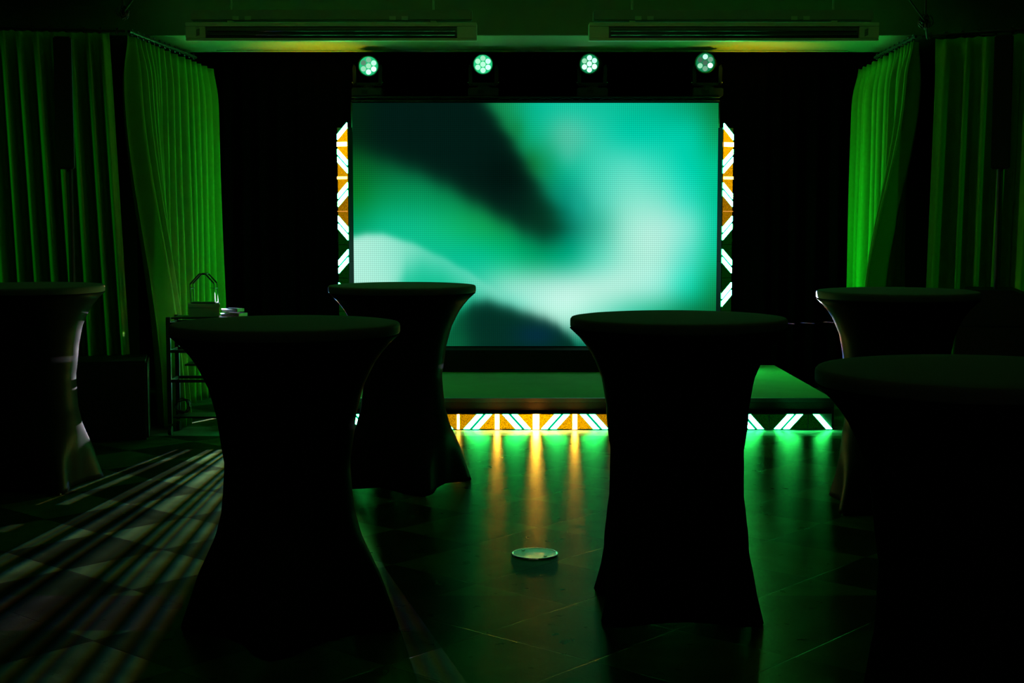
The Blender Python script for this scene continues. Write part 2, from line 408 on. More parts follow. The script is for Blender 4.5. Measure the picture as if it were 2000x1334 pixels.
# ---- video wall
SX0, SX1, SZ0, SZ1, SY = -1.311, 1.695, 0.395, 2.399, 11.80
COLS = [0, 160, 320, 480, 640, 800, 960, 1120, 1280, 1440, 1600, 1760, 1905]
ROWS = [28, 190, 350, 510, 670, 830, 990, 1150, 1300]
TAB = [
 [(4,60,26),(6,90,50),(8,110,60),(8,120,70),(12,130,74),(18,150,90),(8,188,148),(20,200,162),(15,197,160),(8,190,150),(5,180,140),(8,160,110),(10,125,60)],
 [(4,66,26),(6,90,50),(8,110,60),(8,120,70),(12,130,74),(14,140,76),(16,180,132),(75,198,165),(40,205,172),(5,205,170),(0,205,170),(0,200,160),(10,160,96)],
 [(5,98,34),(5,104,52),(6,116,66),(8,120,70),(12,130,74),(12,130,74),(14,142,82),(18,186,145),(62,214,182),(84,224,196),(52,222,190),(0,212,175),(0,195,140)],
 [(5,128,46),(5,148,84),(5,152,92),(6,146,84),(10,136,74),(12,130,74),(10,140,96),(10,156,128),(70,208,180),(126,232,206),(118,232,206),(44,222,190),(0,200,150)],
 [(4,160,100),(8,186,132),(12,188,134),(12,184,118),(12,172,96),(10,156,84),(8,140,90),(6,140,112),(60,190,160),(156,235,212),(174,240,222),(116,232,208),(8,206,162)],
 [(10,196,150),(12,198,152),(12,196,148),(10,194,146),(8,194,144),(12,190,130),(8,170,114),(12,176,134),(92,216,186),(164,238,216),(170,240,220),(84,226,198),(8,196,142)],
 [(60,210,170),(40,205,160),(20,196,148),(16,192,142),(60,208,170),(130,228,200),(162,236,214),(182,242,224),(182,243,224),(172,240,220),(140,235,212),(30,210,170),(8,150,90)],
 [(190,245,226),(120,220,190),(30,180,130),(10,150,96),(20,190,140),(60,214,176),(150,232,208),(172,240,218),(128,226,198),(60,200,162),(20,170,122),(8,120,70),(8,100,50)],
 [(30,140,100),(16,120,80),(8,104,62),(8,96,60),(10,100,64),(20,130,96),(20,140,110),(10,120,92),(24,160,122),(16,150,110),(8,130,90),(8,100,60),(8,90,50)]]
BLOBS = [(1130,270,60,90,(84,198,168),.5),(930,340,40,60,(14,130,62),.6),(850,170,40,60,(18,130,66),.5),(1190,560,40,60,(20,176,148),.5)]
def pw(x, pts):
    if x <= pts[0][0]: return pts[0][1]
    for (xa, ya), (xb, yb) in zip(pts[:-1], pts[1:]):
        if x <= xb:
            t_ = (x - xa) / (xb - xa); t_ = t_ * t_ * (3 - 2 * t_) * 0.35 + t_ * 0.65
            return ya + (yb - ya) * t_
    return pts[-1][1]
def sg(v):
    return 1 / (1 + math.exp(-max(-30, min(30, v))))
def mix3(a_, b_, t_):
    return [p_ * (1 - t_) + q_ * t_ for p_, q_ in zip(a_, b_)]
G_R = [(30, 700), (130, 765), (240, 842), (360, 912), (480, 990), (600, 1068), (680, 1095), (760, 1070), (900, 1000)]
F_L = [(0, 255), (160, 318), (320, 378), (480, 452), (640, 545), (800, 640), (900, 705), (1000, 745), (1100, 750)]
F_U = [(0, 722), (70, 708), (150, 708), (300, 752), (450, 822), (580, 892), (700, 972), (800, 1035), (900, 1085), (1000, 1130), (1100, 1155)]
F_D = [(0, 1500), (150, 1300), (200, 1060), (280, 900), (360, 868), (450, 890), (560, 945), (680, 1010), (800, 1080), (900, 1140)]
F_H = [(440, 1400), (490, 1230), (560, 1112), (630, 1066), (700, 1058), (800, 1086), (900, 1120), (1000, 1152), (1060, 1182), (1120, 1235), (1180, 1310)]
def layers(x, y, c):
    # pale wave on the left
    m = sg((y - pw(x, F_U)) / 9) * sg((pw(x, F_D) - y) / 42) * (1 - 0.5 * sg((x - 250) / 90)) * sg((760 - x) / 60)
    c = mix3(c, (188, 245, 226), m * 0.97)
    # dark hill at the bottom
    m = sg((y - pw(x, F_H)) / 17) * sg((x - 440) / 20)
    dk = mix3((6, 88, 54), (3, 48, 36), sg((x - 590) / 25)); dk = mix3(dk, (4, 46, 62), 0.9 * math.exp(-((x - 960) / 120) ** 2 - ((y - 1240) / 70) ** 2))
    dk = mix3(dk, (10, 112, 66), 0.5 * sg((y - 1250) / 25) * sg((600 - x) / 40))
    c = mix3(c, dk, m)
    # dark diagonal ridge from the upper left
    wr = 34 + 26 * sg((y - 520) / 80)
    m = sg((pw(y, G_R) - x) / (wr * 0.62)) * sg((pw(x, F_L) - y) / 30)
    dk = mix3((2, 27, 21), (4, 50, 31), sg((x + y * 0.6 - 1250) / 70)); dk = mix3(dk, (1, 19, 14), 0.8 * math.exp(-((x - 790) / 130) ** 2 - ((y - 390) / 110) ** 2))
    dk = mix3(dk, (3, 38, 16), math.exp(-(x / 110) ** 2) * 0.8)
    return mix3(c, dk, m)
def cub(p0, p1, p2, p3, t):
    return p1 + 0.5 * t * (p2 - p0 + t * (2 * p0 - 5 * p1 + 4 * p2 - p3 + t * (3 * (p1 - p2) + p3 - p0)))
def scr(cx, cy):
    i = 0
    while i < len(COLS) - 2 and cx > COLS[i + 1]: i += 1
    j = 0
    while j < len(ROWS) - 2 and cy > ROWS[j + 1]: j += 1
    u = min(1, max(0, (cx - COLS[i]) / (COLS[i + 1] - COLS[i]))); v = min(1, max(0, (cy - ROWS[j]) / (ROWS[j + 1] - ROWS[j])))
    out = []
    for c in range(3):
        r4 = []
        for dj in (-1, 0, 1, 2):
            row = TAB[min(len(ROWS) - 1, max(0, j + dj))]
            q = [row[min(len(COLS) - 1, max(0, i + di))][c] for di in (-1, 0, 1, 2)]
            r4.append(cub(*q, u))
        out.append(max(0, min(255, cub(*r4, v))))
    for bx_, by_, sx_, sy_, rgb, wt in BLOBS:
        g = wt * math.exp(-((cx - bx_) / sx_) ** 2 - ((cy - by_) / sy_) ** 2)
        if g > 0.01: out = [o_ * (1 - g) + r_ * g for o_, r_ in zip(out, rgb)]
    return layers(cx, cy, out)
def lin(c):
    c /= 255.0
    return c / 12.92 if c <= 0.04045 else ((c + 0.055) / 1.055) ** 2.4
NX, NZ_ = 210, 140
bm = bmesh.new(); lay = bm.loops.layers.float_color.new('picture')
g = [[bm.verts.new((SX0 + (SX1 - SX0) * i / NX, SY, SZ1 - (SZ1 - SZ0) * j / NZ_)) for j in range(NZ_ + 1)] for i in range(NX + 1)]
colr = [[[lin(q) for q in scr(1905 * i / NX, 28 + (1298 - 28) * j / NZ_)] for j in range(NZ_ + 1)] for i in range(NX + 1)]
for i in range(NX):
    for j in range(NZ_):
        idx = ((i, j), (i, j + 1), (i + 1, j + 1), (i + 1, j))
        f = bm.faces.new([g[a][c] for a, c in idx])
        for lp, (a, c) in zip(f.loops, idx): lp[lay] = (*colr[a][c], 1)
sm_ = bpy.data.materials.new('led_picture'); sm_.use_nodes = True
nt = sm_.node_tree; N = nt.nodes; L = nt.links; N.remove(N['Principled BSDF'])
at = N.new('ShaderNodeVertexColor'); at.layer_name = 'picture'
tc = N.new('ShaderNodeTexCoord'); sp = N.new('ShaderNodeSeparateXYZ'); L.new(tc.outputs['Object'], sp.inputs[0])
def wave(sock, freq, amp):
    a = N.new('ShaderNodeMath'); a.operation = 'MULTIPLY'; a.inputs[1].default_value = freq; L.new(sock, a.inputs[0])
    s = N.new('ShaderNodeMath'); s.operation = 'SINE'; L.new(a.outputs[0], s.inputs[0])
    m_ = N.new('ShaderNodeMath'); m_.operation = 'MULTIPLY_ADD'; m_.inputs[1].default_value = amp; m_.inputs[2].default_value = 1.0 - amp * 0.2
    L.new(s.outputs[0], m_.inputs[0]); return m_
w1 = wave(sp.outputs['X'], 2 * PI / 0.0167, 0.10); w2 = wave(sp.outputs['Z'], 2 * PI / 0.0167, 0.13)
ml = N.new('ShaderNodeMath'); ml.operation = 'MULTIPLY'; L.new(w1.outputs[0], ml.inputs[0]); L.new(w2.outputs[0], ml.inputs[1])
e = N.new('ShaderNodeEmission'); L.new(at.outputs['Color'], e.inputs['Color']); L.new(ml.outputs[0], e.inputs['Strength'])
L.new(e.outputs[0], N['Material Output'].inputs['Surface'])
vw = thing('video_wall', 'large LED video wall showing a flowing teal and dark green picture', 'screen', (0, 0, 0))
link('screen_picture', bm, sm_, vw)
link('cabinet', BX(SX0 - 0.012, SX1 + 0.012, SY + 0.002, SY + 0.085, SZ0 - 0.004, SZ1 + 0.006), M['black'], vw)
link('base_board', BX(SX0 - 0.02, SX1 + 0.02, SY - 0.30, SY + 0.10, 0.211, SZ0 - 0.006), M['matblack'], vw)
for i in range(6):
    for s_ in (0.075, 0.575 - 0.12):
        x = SX0 + 0.501 * i + s_
        link('corner_pin', BX(x - 0.003, x + 0.003, SY - 0.002, SY + 0.02, SZ1 + 0.007, SZ1 + 0.014), M['steel'], vw)
# ---- truss bar carrying the lamps above the video wall
tr = thing('lamp_truss', 'black box truss along the top of the video wall under the moving heads', 'truss', (0, 0, 0))
for dy, dz in ((-0.09, 0.0), (0.09, 0.0), (-0.09, 0.03), (0.09, 0.03)):
    bm = bmesh.new(); cyl(bm, 0.006, SX1 - SX0, ((SX0 + SX1) / 2, HEAD_Y + dy + 0.04, 2.413 + dz), 'X', 12); link('chord', bm, M['black'], tr)
for dy in (-0.09, 0.09):
    bm = bmesh.new()
    tube(bm, [(SX0 + (SX1 - SX0) * i / 36, HEAD_Y + dy + .04, 2.440 if i % 2 else 2.416) for i in range(37)], 0.003, 6)
    link('lattice', bm, M['black'], tr)

# ---- moving heads
LENS = {}
def lens_mat(k, st):
    key = round(st, 2)
    if key not in LENS: LENS[key] = emit('green_lens', (0.42, 1.0, 0.62), st)
    return LENS[key]
PLATE = [emit('lit_lens_plate', (0.03, 1.0, 0.36), v) for v in (0.55, 0.60, 0.26, 0.22)]
PAT = [[.6, .3, .9, 2.2, 2.6, 1.6, 1.0], [1.0, 1.2, 1.4, 1.6, 2.0, 1.8, 1.4], [2.0, .9, 2.4, 2.4, 2.6, 1.8, 2.2], [1.7, .16, .9, .5, 3.0, .45, .18]]
WH = ['leftmost of four above the video wall', 'second of four from the left above the video wall',
      'third of four from the left above the video wall', 'rightmost of four above the video wall']
for k, ((hx, hz), aim) in enumerate(zip(HEADS, HEAD_AIM)):
    t = thing('moving_head', 'moving head lamp glowing green, ' + WH[k], 'stage light', (hx, HEAD_Y + 0.04, 2.450), 0, 'moving heads above the video wall')
    link('base', BX(-0.125, 0.125, -0.09, 0.09, 0.0, 0.07, bevel=0.008), M['black'], t)
    link('display', BX(-0.045, 0.005, -0.094, -0.0905, 0.02, 0.05), M['grille'], t)
    bm = bmesh.new(); cyl(bm, 0.06, 0.02, (0, 0, 0.081)); box(bm, -0.115, 0.115, -0.035, 0.035, 0.089, 0.115, bevel=0.006); link('yoke_base', bm, M['black'], t)
    for s_ in (-1, 1):
        bm = bmesh.new()
        prism(bm, [(s_ * 0.118, 0.095), (s_ * 0.090, 0.095), (s_ * 0.093, 0.245), (s_ * 0.112, 0.262), (s_ * 0.122, 0.23)], -0.035, 0.035)
        link('yoke_arm', bm, M['black'], t)
        bm = bmesh.new(); cyl(bm, 0.008, 0.006, (s_ * 0.125, -0.01, 0.115), 'X', 10); link('screw', bm, M['steel'], t)
    # head, tilted to its aim
    cz = hz - 2.450
    aimv = Vector(aim) - Vector((hx, HEAD_Y, hz)); aimv.normalize()
    dirs = [(0.18, -1, -0.14), (-0.02, -1, -0.18), (-0.30, -1, 0.0), (-0.30, -1, 0.06)]
    dv = Vector(dirs[k]).normalized()
    R = dv.to_track_quat('-Y', 'Z').to_matrix().to_4x4()
    hd = bmesh.new(); cyl(hd, 0.078, 0.13, (0, -0.02, 0), 'Y', 40); cyl(hd, 0.060, 0.06, (0, 0.07, 0), 'Y', 32, r2=0.075)
    for q in range(8):
        box(hd, -0.079, 0.079, -0.01 + q * .008, -0.006 + q * .008, -0.02, 0.02)
    h = link('lamp_head', hd, M['black'], t); h.matrix_local = Matrix.Translation((0, 0, cz)) @ R
    bm = bmesh.new()
    pr_ = [(0.0745, -0.083), (0.084, -0.083), (0.084, -0.100), (0.0775, -0.100)]
    ringv = [[bm.verts.new((r_ * math.cos(a_), y_, r_ * math.sin(a_))) for r_, y_ in pr_] for a_ in [2 * PI * q / 40 for q in range(40)]]
    for q in range(40):
        for u in range(4): bm.faces.new((ringv[q][u], ringv[q][(u + 1) % 4], ringv[(q + 1) % 40][(u + 1) % 4], ringv[(q + 1) % 40][u]))
    link('bezel', bm, M['glass'], h, smooth=False)
    bm = bmesh.new(); cyl(bm, 0.0745, 0.004, (0, -0.088, 0), 'Y', 40); link('lens_plate', bm, PLATE[k], h)
    for q in range(7):
        a_ = PI / 2 + 2 * PI * q / 6; r_ = 0.0 if q == 6 else 0.048
        bm = bmesh.new()
        bmesh.ops.create_uvsphere(bm, u_segments=16, v_segments=10, radius=0.0215)
        bmesh.ops.scale(bm, vec=(1, 0.45, 1), verts=bm.verts)
        bmesh.ops.translate(bm, vec=(r_ * math.cos(a_), -0.092, r_ * math.sin(a_)), verts=bm.verts)
        link('lens', bm, lens_mat(k, PAT[k][q] * 0.85), h, smooth=True)

# ---- LED strobe bars
HB = 0.112
def make_bar(label, cells, group, flip=0, power=1.6, PIT=0.268, ext=0.0):
    """bar along +X starting at x=0, face towards -Y, bottom at z=0. cells: strobe intensity per cell"""
    Ln = PIT * len(cells)
    t = thing('strobe_bar', label, 'stage light', (0, 0, 0), 0, group)
    link('housing', BX(0.0, Ln + ext, 0.0, 0.055, -0.004, HB - 0.004), M['black'], t)
    zb, zt = 0.004, HB - 0.008; zh = (zt - zb)
    sh = zh * 0.90; wS = 0.042; gap = 0.021; dep = -0.012
    for i, inten in enumerate(cells):
        x0 = PIT * i; x1 = x0 + PIT
        down = (i + flip) % 2   # 1: triangle apex at the bottom
        # backing of the cell
        xm0, xm1 = x0 + 0.003, x1 - 0.003
        mc = orange(inten) if inten > 0.05 else M['dot_off']
        # stripes are half of the joint pair: right edge of left joint, left edge of right joint
        # stripe centre line at mid height
        for side in (0, 1):
            cx = (x0 + gap / 2 + wS / 2) if side == 0 else (x1 - gap / 2 - wS / 2)
            # slant: for apex-up triangle (down=0) left stripe is '/', right is '\'
            sgn = 1 if (side == 0) != bool(down) else -1
            poly = []
            for z_, fx in ((zb, -sgn * sh / 2), (zt, sgn * sh / 2)):
                poly.append((cx + fx - wS / 2, z_)); poly.append((cx + fx + wS / 2, z_))
            poly = [poly[0], poly[1], poly[3], poly[2]]
            first = (i == 0 and side == 0); last = (i == len(cells) - 1 and side == 1)
            bm = bmesh.new(); prism(bm, poly, dep, -0.001)
            link('green_stripe', bm, M['green'], t)
        # triangular amber/unlit field between the stripes
        a0 = x0 + gap / 2 + wS + 0.004; a1 = x1 - gap / 2 - wS - 0.004
        s_ = 1 if not down else -1
        poly = [(a0 - s_ * sh / 2, zb), (a1 + s_ * sh / 2, zb), (a1 - s_ * sh / 2, zt), (a0 + s_ * sh / 2, zt)]
        bm = bmesh.new(); prism(bm, poly, -0.006, -0.001)
        link('amber_field', bm, mc, t)
        hw = 0.003 + 0.014 * inten
        if inten > 0.05:
            bm = bmesh.new(); prism(bm, [((x0 + x1) / 2 - hw, zb), ((x0 + x1) / 2 + hw, zb), ((x0 + x1) / 2 + hw, zt), ((x0 + x1) / 2 - hw, zt)], -0.016, -0.0065)
            link('strobe_line', bm, tube_mat(inten, power), t)
        else:
            bm = bmesh.new(); prism(bm, [((x0 + x1) / 2 - .003, zb), ((x0 + x1) / 2 + .003, zb), ((x0 + x1) / 2 + .003, zt), ((x0 + x1) / 2 - .003, zt)], -0.009, -0.0065)
            link('strobe_line', bm, M['black'], t)
    # thin dim slits between neighbouring stripes at the joints inside the bar
    for i in range(1, len(cells) + (0 if ext else 1)):
        x = PIT * i; d = (i + flip) % 2; sgn = 1 if not d else -1
        bm = bmesh.new()
        cl = lambda v: v
        prism(bm, [(cl(x - sgn * sh / 2 - .009), zb), (cl(x - sgn * sh / 2 + .009), zb), (cl(x + sgn * sh / 2 + .009), zt), (cl(x + sgn * sh / 2 - .009), zt)], -0.004, -0.001)
        link('stripe_gap', bm, M['green_dim'], t)
    return t
FY = 9.735
fb = [(1.1035, [0, 0, 0, 0], 'LED strobe bar at the right end of the stage front, green stripes only'),
      (0.0315, [1.25, .85, .30, .05], 'LED strobe bar on the stage front showing two green chevrons and the brightest amber line'),
      (-1.0405, [.05, .15, .40, .85], 'LED bar on the stage front just right of the far centre table, amber and green'),
      (-1.8445, [0, 0, 0], 'short LED bar on the stage front, mostly behind the left tables, green tip showing')]
for k, (x, cells, lab) in enumerate(fb):
    t = make_bar(lab, cells, 'LED bars along the stage front', flip=(1 if k < 3 else 0), power=6.5, ext=(0.032 if k == 0 else 0.0))
    t.location = (x, FY, 0.006)
# vertical bars beside the video wall: bar local +X points down, face turned outwards
def upright_bar(x, ztop, cells, side, label, flip):
    t = make_bar(label, cells, 'upright LED bars beside the video wall', flip=flip, power=0.4, PIT=0.271)
    yaw = math.radians(33) * side          # side -1: left bar turned to the left
    # local X -> -Z (down)
    t.rotation_euler = (Matrix.Rotation(yaw, 4, 'Z') @ Matrix.Rotation(PI / 2, 4, 'Y')).to_euler()
    t.location = (x, 11.66, ztop)
    return t
# local z axis maps to +X world after the rotation about Y by +90deg
upright_bar(-1.418, 2.190, [1.05, .55, .07, 0], -1, 'upper upright LED strobe bar left of the video wall, two bright amber lines', 1)
upright_bar(-1.418, 1.104, [0, 0, 0], -1, 'lower upright LED strobe bar left of the video wall, mostly behind the tables', 1)
upright_bar(1.715, 2.190, [1.05, .60, .07, 0], 1, 'upper upright LED strobe bar right of the video wall, two bright amber lines', 0)
upright_bar(1.715, 1.104, [0, 0, 0], 1, 'lower upright LED strobe bar right of the video wall, green stripes only', 0)
for x, lab in ((-1.42, 'black pole stand carrying the upright LED bars left of the video wall'), (1.80, 'black pole stand carrying the upright LED bars right of the video wall')):
    t = thing('pole_stand', lab, 'stand', (x, 11.86, 0.211))
    bm = bmesh.new(); cyl(bm, 0.017, 1.95, (0, 0, 0.985), seg=12); link('pole', bm, M['black'], t)
    link('foot_plate', BX(-0.07, 0.07, -0.16, 0.10, 0, 0.01), M['black'], t)
    for z_ in (0.15, 0.8, 1.05, 1.85): link('clamp', BX(-0.022, 0.022, -0.09, 0.02, z_, z_ + 0.03), M['black'], t)

# ---- slotted beam light on the stage (hidden from the camera by the near tables, throws the streaks)
rnd = random.Random(5)
open_ = []     # open azimuth intervals in degrees; 0 = towards the camera (-Y), positive = to the left (-X)
open_ = [(-3.85, -3.55), (-3.15, -2.72), (-2.15, -1.88), (-1.80, -1.60), (-1.28, -1.05), (-0.42, -0.28), (0.42, 0.62), (0.74, 1.48), (1.60, 1.74),
         (2.35, 2.60), (3.45, 3.62), (3.74, 4.28), (5.22, 5.36), (5.66, 5.84), (6.20, 6.42), (6.82, 6.98), (7.6, 7.68), (8.35, 8.45), (8.75, 8.85), (9.4, 10.38, -0.012), (10.4, 10.5), (10.52, 14.6, -0.012),
         *[(-15.0 + q * 0.5, -14.86 + q * 0.5) for q in range(13)], (26.2, 26.5), (27.0, 27.2)]
open_.sort()
def beam_light(P, open_, lo, label):
    hi = 0.026
    t = thing('beam_light', label, 'stage light', (P.x, P.y, 0.211), 0, 'slotted effect lights')
    rb = 0.115
    link('base_plate', BX(-0.15, 0.15, -0.12, 0.14, 0, 0.012), M['black'], t)
    zc = P.z - 0.211
    bm = bmesh.new(); cyl(bm, 0.02, zc - 0.115, (0, 0, 0.0125 + (zc - 0.115) / 2), seg=12); link('stem', bm, M['black'], t)
    bm = bmesh.new()
    def arc(a0, a1, lo, hi=hi):
        n_ = max(1, int(abs(a1 - a0) / 6) + 1); pts = []
        for q in range(n_ + 1):
            A = math.radians(a0 + (a1 - a0) * q / n_); pts.append((-math.sin(A), -math.cos(A)))
        for (xa, ya), (xb, yb) in zip(pts[:-1], pts[1:]):
            v = [bm.verts.new((xa * r_, ya * r_, z_)) for r_ in (rb, rb + 0.004) for z_ in (zc + lo, zc + hi)]
            w_ = [bm.verts.new((xb * r_, yb * r_, z_)) for r_ in (rb, rb + 0.004) for z_ in (zc + lo, zc + hi)]
            for q in ((0, 1, 3, 2),): bm.faces.new([v[i] for i in q]); bm.faces.new([w_[i] for i in q])
            bm.faces.new((v[0], v[1], w_[1], w_[0])); bm.faces.new((v[2], v[3], w_[3], w_[2])); bm.faces.new((v[0], v[2], w_[2], w_[0])); bm.faces.new((v[1], v[3], w_[3], w_[1]))
    prev = -180.0
    for iv in open_:
        a0, a1 = iv[:2]
        arc(prev, a0, lo)
        if len(iv) > 2: arc(a0, a1, lo, iv[2])
        prev = a1
    arc(prev, 180.0, lo)
    link('slotted_shell', bm, M['matblack'], t)
    bm = bmesh.new(); cyl(bm, rb + 0.008, 0.008, (0, 0, zc + 0.095)); link('lid', bm, M['matblack'], t)
    bm = bmesh.new(); cyl(bm, rb + 0.008, 0.008, (0, 0, zc - 0.095)); link('floor_plate', bm, M['matblack'], t)
    bm = bmesh.new(); cyl(bm, rb + 0.0055, 0.097 - hi, (0, 0, zc + (0.097 + hi) / 2), seg=48)
    bmesh.ops.delete(bm, geom=[f for f in bm.faces if abs(f.normal.z) > 0.9], context='FACES')
    link('upper_shell', bm, M['matblack'], t)
    if lo > -0.05:
        bm = bmesh.new(); cyl(bm, rb + 0.0055, lo + 0.097, (0, 0, zc + (lo - 0.097) / 2), seg=48)
        bmesh.ops.delete(bm, geom=[f for f in bm.faces if abs(f.normal.z) > 0.9], context='FACES')
        link('lower_shell', bm, M['matblack'], t)
beam_light(BEAM, open_, -0.09, 'small black slotted effect light on the stage left, throwing white streaks')
beam_light(BEAM2, [(-4.6, -3.4), (-3.1, -2.0), (-1.6, -0.9), (-0.6, 0.1), (0.5, 1.7)], 0.004, 'small black slotted effect light on the stage right, low behind the tables')

# ================================================================= COCKTAIL TABLES
PF = [(1.060, .400), (1.030, .366), (0.990, .332), (.955, .307), (.87, .265), (.768, .237), (.60, .212), (.50, .220), (.42, .230), (.335, .255), (.195, .324), (.0, .392)]
def prof(z):
    for (za, ra), (zb_, rb_) in zip(PF[:-1], PF[1:]):
        if z >= zb_:
            t_ = (z - zb_) / (za - zb_); return rb_ + (ra - rb_) * t_
    return PF[-1][1]
def table(x, y, phi, waist, label, arch=0.008):
    t = thing('cocktail_table', label, 'table', (x, y, 0), phi, 'high tables in black stretch covers')
    # top: disc with a rounded rim
    bm = bmesh.new(); nseg = 72
    rings = [(0.0, 1.0985), (0.30, 1.0985), (0.385, 1.098), (0.396, 1.0965), (0.400, 1.092), (0.4015, 1.085), (0.4015, 1.066), (0.398, 1.060), (0.36, 1.0585), (0.0, 1.0585)]
    vr = []
    for r_, z_ in rings:
        if r_ == 0: vr.append([bm.verts.new((0, 0, z_))] * nseg)
        else: vr.append([bm.verts.new((r_ * math.cos(2 * PI * q / nseg), r_ * math.sin(2 * PI * q / nseg), z_)) for q in range(nseg)])
    for a, c in zip(vr[:-1], vr[1:]):
        for q in range(nseg):
            p = [a[q], a[(q + 1) % nseg], c[(q + 1) % nseg], c[q]]
            u = []
            for v in p:
                if v not in u: u.append(v)
            if len(u) > 2: bm.faces.new(u)
    link('cover_top', bm, M['cover_top'], t, smooth=True)
    # skirt stretched to four feet
    bm = bmesh.new(); nv = 40; cols = []
    for q in range(nseg):
        th = 2 * PI * q / nseg; k4 = 0.5 + 0.5 * math.cos(4 * th)
        hem = 0.004 + arch * (1 - k4 ** 0.6)
        col = []
        for j in range(nv + 1):
            v = j / nv; z = 1.0584 + (hem - 1.0584) * (v ** 0.92)
            rf = prof(z)
            wf = 1 + (waist - 1) * math.exp(-((z - 0.62) / 0.25) ** 2)
            s = sm(0.55 - z, 0, 0.55)                 # how strongly the feet show
            kk = k4 ** (1 + 1.6 * s)
            rm = min(rf, 0.237 + 0.02 * sm(0.3 - z, 0, .3))
            if z > 0.55: rm = rf
            r_ = rm + (rf - rm) * kk
            r_ = (rf * (1 - s) + r_ * s) * wf
            # light stretch wrinkles
            r_ += 0.0012 * math.sin(9 * th + 14 * z) * s
            col.append(bm.verts.new((r_ * math.cos(th), r_ * math.sin(th), z)))
        cols.append(col)
    for q in range(nseg):
        for j in range(nv):
            bm.faces.new((cols[q][j], cols[(q + 1) % nseg][j], cols[(q + 1) % nseg][j + 1], cols[q][j + 1]))
    o = link('cover_skirt', bm, M['cover'], t, smooth=True)
    so = o.modifiers.new('thickness', 'SOLIDIFY'); so.thickness = 0.002; so.offset = -1
    # pedestal and feet inside the cover
    bm = bmesh.new(); cyl(bm, 0.03, 1.02, (0, 0, 0.545), seg=16); link('column', bm, M['black'], t)
    for q in range(4):
        A = q * PI / 2
        bm = bmesh.new(); tube(bm, [(0.02 * math.cos(A), 0.02 * math.sin(A), 0.05), (0.2 * math.cos(A), 0.2 * math.sin(A), 0.04), (0.345 * math.cos(A), 0.345 * math.sin(A), 0.016)], 0.013)
        lg = link('leg', bm, M['black'], t)
        bm = bmesh.new(); cyl(bm, 0.019, 0.010, (0.372 * math.cos(A), 0.372 * math.sin(A), 0.0052), seg=16); link('foot', bm, M['black'], lg)
    return t
table(-0.797, 4.996, 0.0, 1.03, 'near left high table in black cover, white light streaks on the floor beside it')
table(0.618, 5.28, PI / 4, 1.16, 'black covered high table in front of the lower right of the video wall')
table(-0.598, 7.75, math.radians(-70), 1.0, 'far centre high table in black cover, pointed cover corner touching the floor', arch=0.02)
table(1.942, 7.16, math.radians(38), 1.14, 'far right high table in black cover, thin coloured rim of light down its left side')
table(1.150, 3.455, math.radians(20), 1.10, 'nearest high table in black cover, cut off at the lower right corner')
table(-2.636, 7.75, math.radians(-53), 1.10, 'far left high table in black cover, blue and white light on its right side')

# ================================================================= COLUMN SPEAKERS
def column_speaker(x, y, rz, label, sub=None):
    t = thing('column_speaker', label, 'speaker', (x, y, 0), rz)
    return t
t = column_speaker(-2.87, 9.2, 0.22, 'slim black column loudspeaker on a pole before the left front curtain')
link('cabinet', BX(-0.055, 0.055, 0.0, 0.10, 1.775, 2.615, bevel=0.008), M['speaker'], t)
link('grille', BX(-0.048, 0.048, -0.006, -0.0005, 1.79, 2.60), M['grille'], t)
bm = bmesh.new(); cyl(bm, 0.019, 1.235, (0.022, 0.05, 1.157), seg=16); link('pole', bm, M['speaker'], t)
link('bass_box', BX(-0.065, 0.485, -0.08, 0.42, 0.012, 0.532, bevel=0.014), M['speaker'], t)
link('bass_grille', BX(-0.045, 0.465, -0.088, -0.0815, 0.04, 0.50), M['grille'], t)
for a, c in ((0, 0), (.36, 0), (0, .44), (.36, .44)):
    pass
t2 = column_speaker(3.137, 9.2, -0.33, 'slim black column loudspeaker before the right front curtain, above a large black box')
link('cabinet', BX(-0.058, 0.058, 0.0, 0.10, 1.775, 2.625, bevel=0.008), M['speaker'], t2)
link('grille', BX(-0.050, 0.050, -0.006, -0.0005, 1.79, 2.61), M['grille'], t2)
bm = bmesh.new(); cyl(bm, 0.019, 0.775, (0.0, 0.05, 1.387), seg=16); link('pole', bm, M['speaker'], t2)
bm = bmesh.new(); prism(bm, [(-0.24, 0.005), (0.62, 0.005), (0.62, 0.80), (0.10, 1.0), (0.02, 1.0), (-0.20, 1.0), (-0.24, 0.97)], -0.10, 0.35)
o = link('bass_box', bm, M['speaker'], t2)
link('bass_grille', BX(-0.22, 0.60, -0.108, -0.1005, 0.04, 0.76), M['grille'], t2)

# ================================================================= TROLLEY AND THINGS ON IT
TX0, TX1, TY0, TY1 = -2.30, -1.885, 9.49, 9.73
t = thing('trolley', 'black metal shelf trolley at the left of the stage, before the pleated side curtain', 'trolley', (-2.09, 9.61, 0), 0)
def lb(x0, x1, y0, y1, z0, z1): return BX(x0 + 2.09, x1 + 2.09, y0 - 9.61, y1 - 9.61, z0, z1, bevel=0.002)
for px in (TX0, TX1):
    for py in (TY0, TY1):
        o = link('post', lb(px - .014, px + .014, py - .014, py + .014, 0.08, 0.80), M['black'], t)
        bm = bmesh.new(); cyl(bm, 0.032, 0.022, (px + 2.09, py - 9.61, 0.0335), 'X', 18); link('wheel', bm, M['black'], o)
for z_ in (0.785, 0.47, 0.115):
    sh_ = link('shelf', lb(TX0 + .015, TX1 - .015, TY0 + .015, TY1 - .015, z_, z_ + 0.012) if z_ > .7 or z_ < .2 else lb(TX0 + .10, TX1 - .015, TY0 + .015, TY1 - .015, z_, z_ + 0.012), M['black'], t)
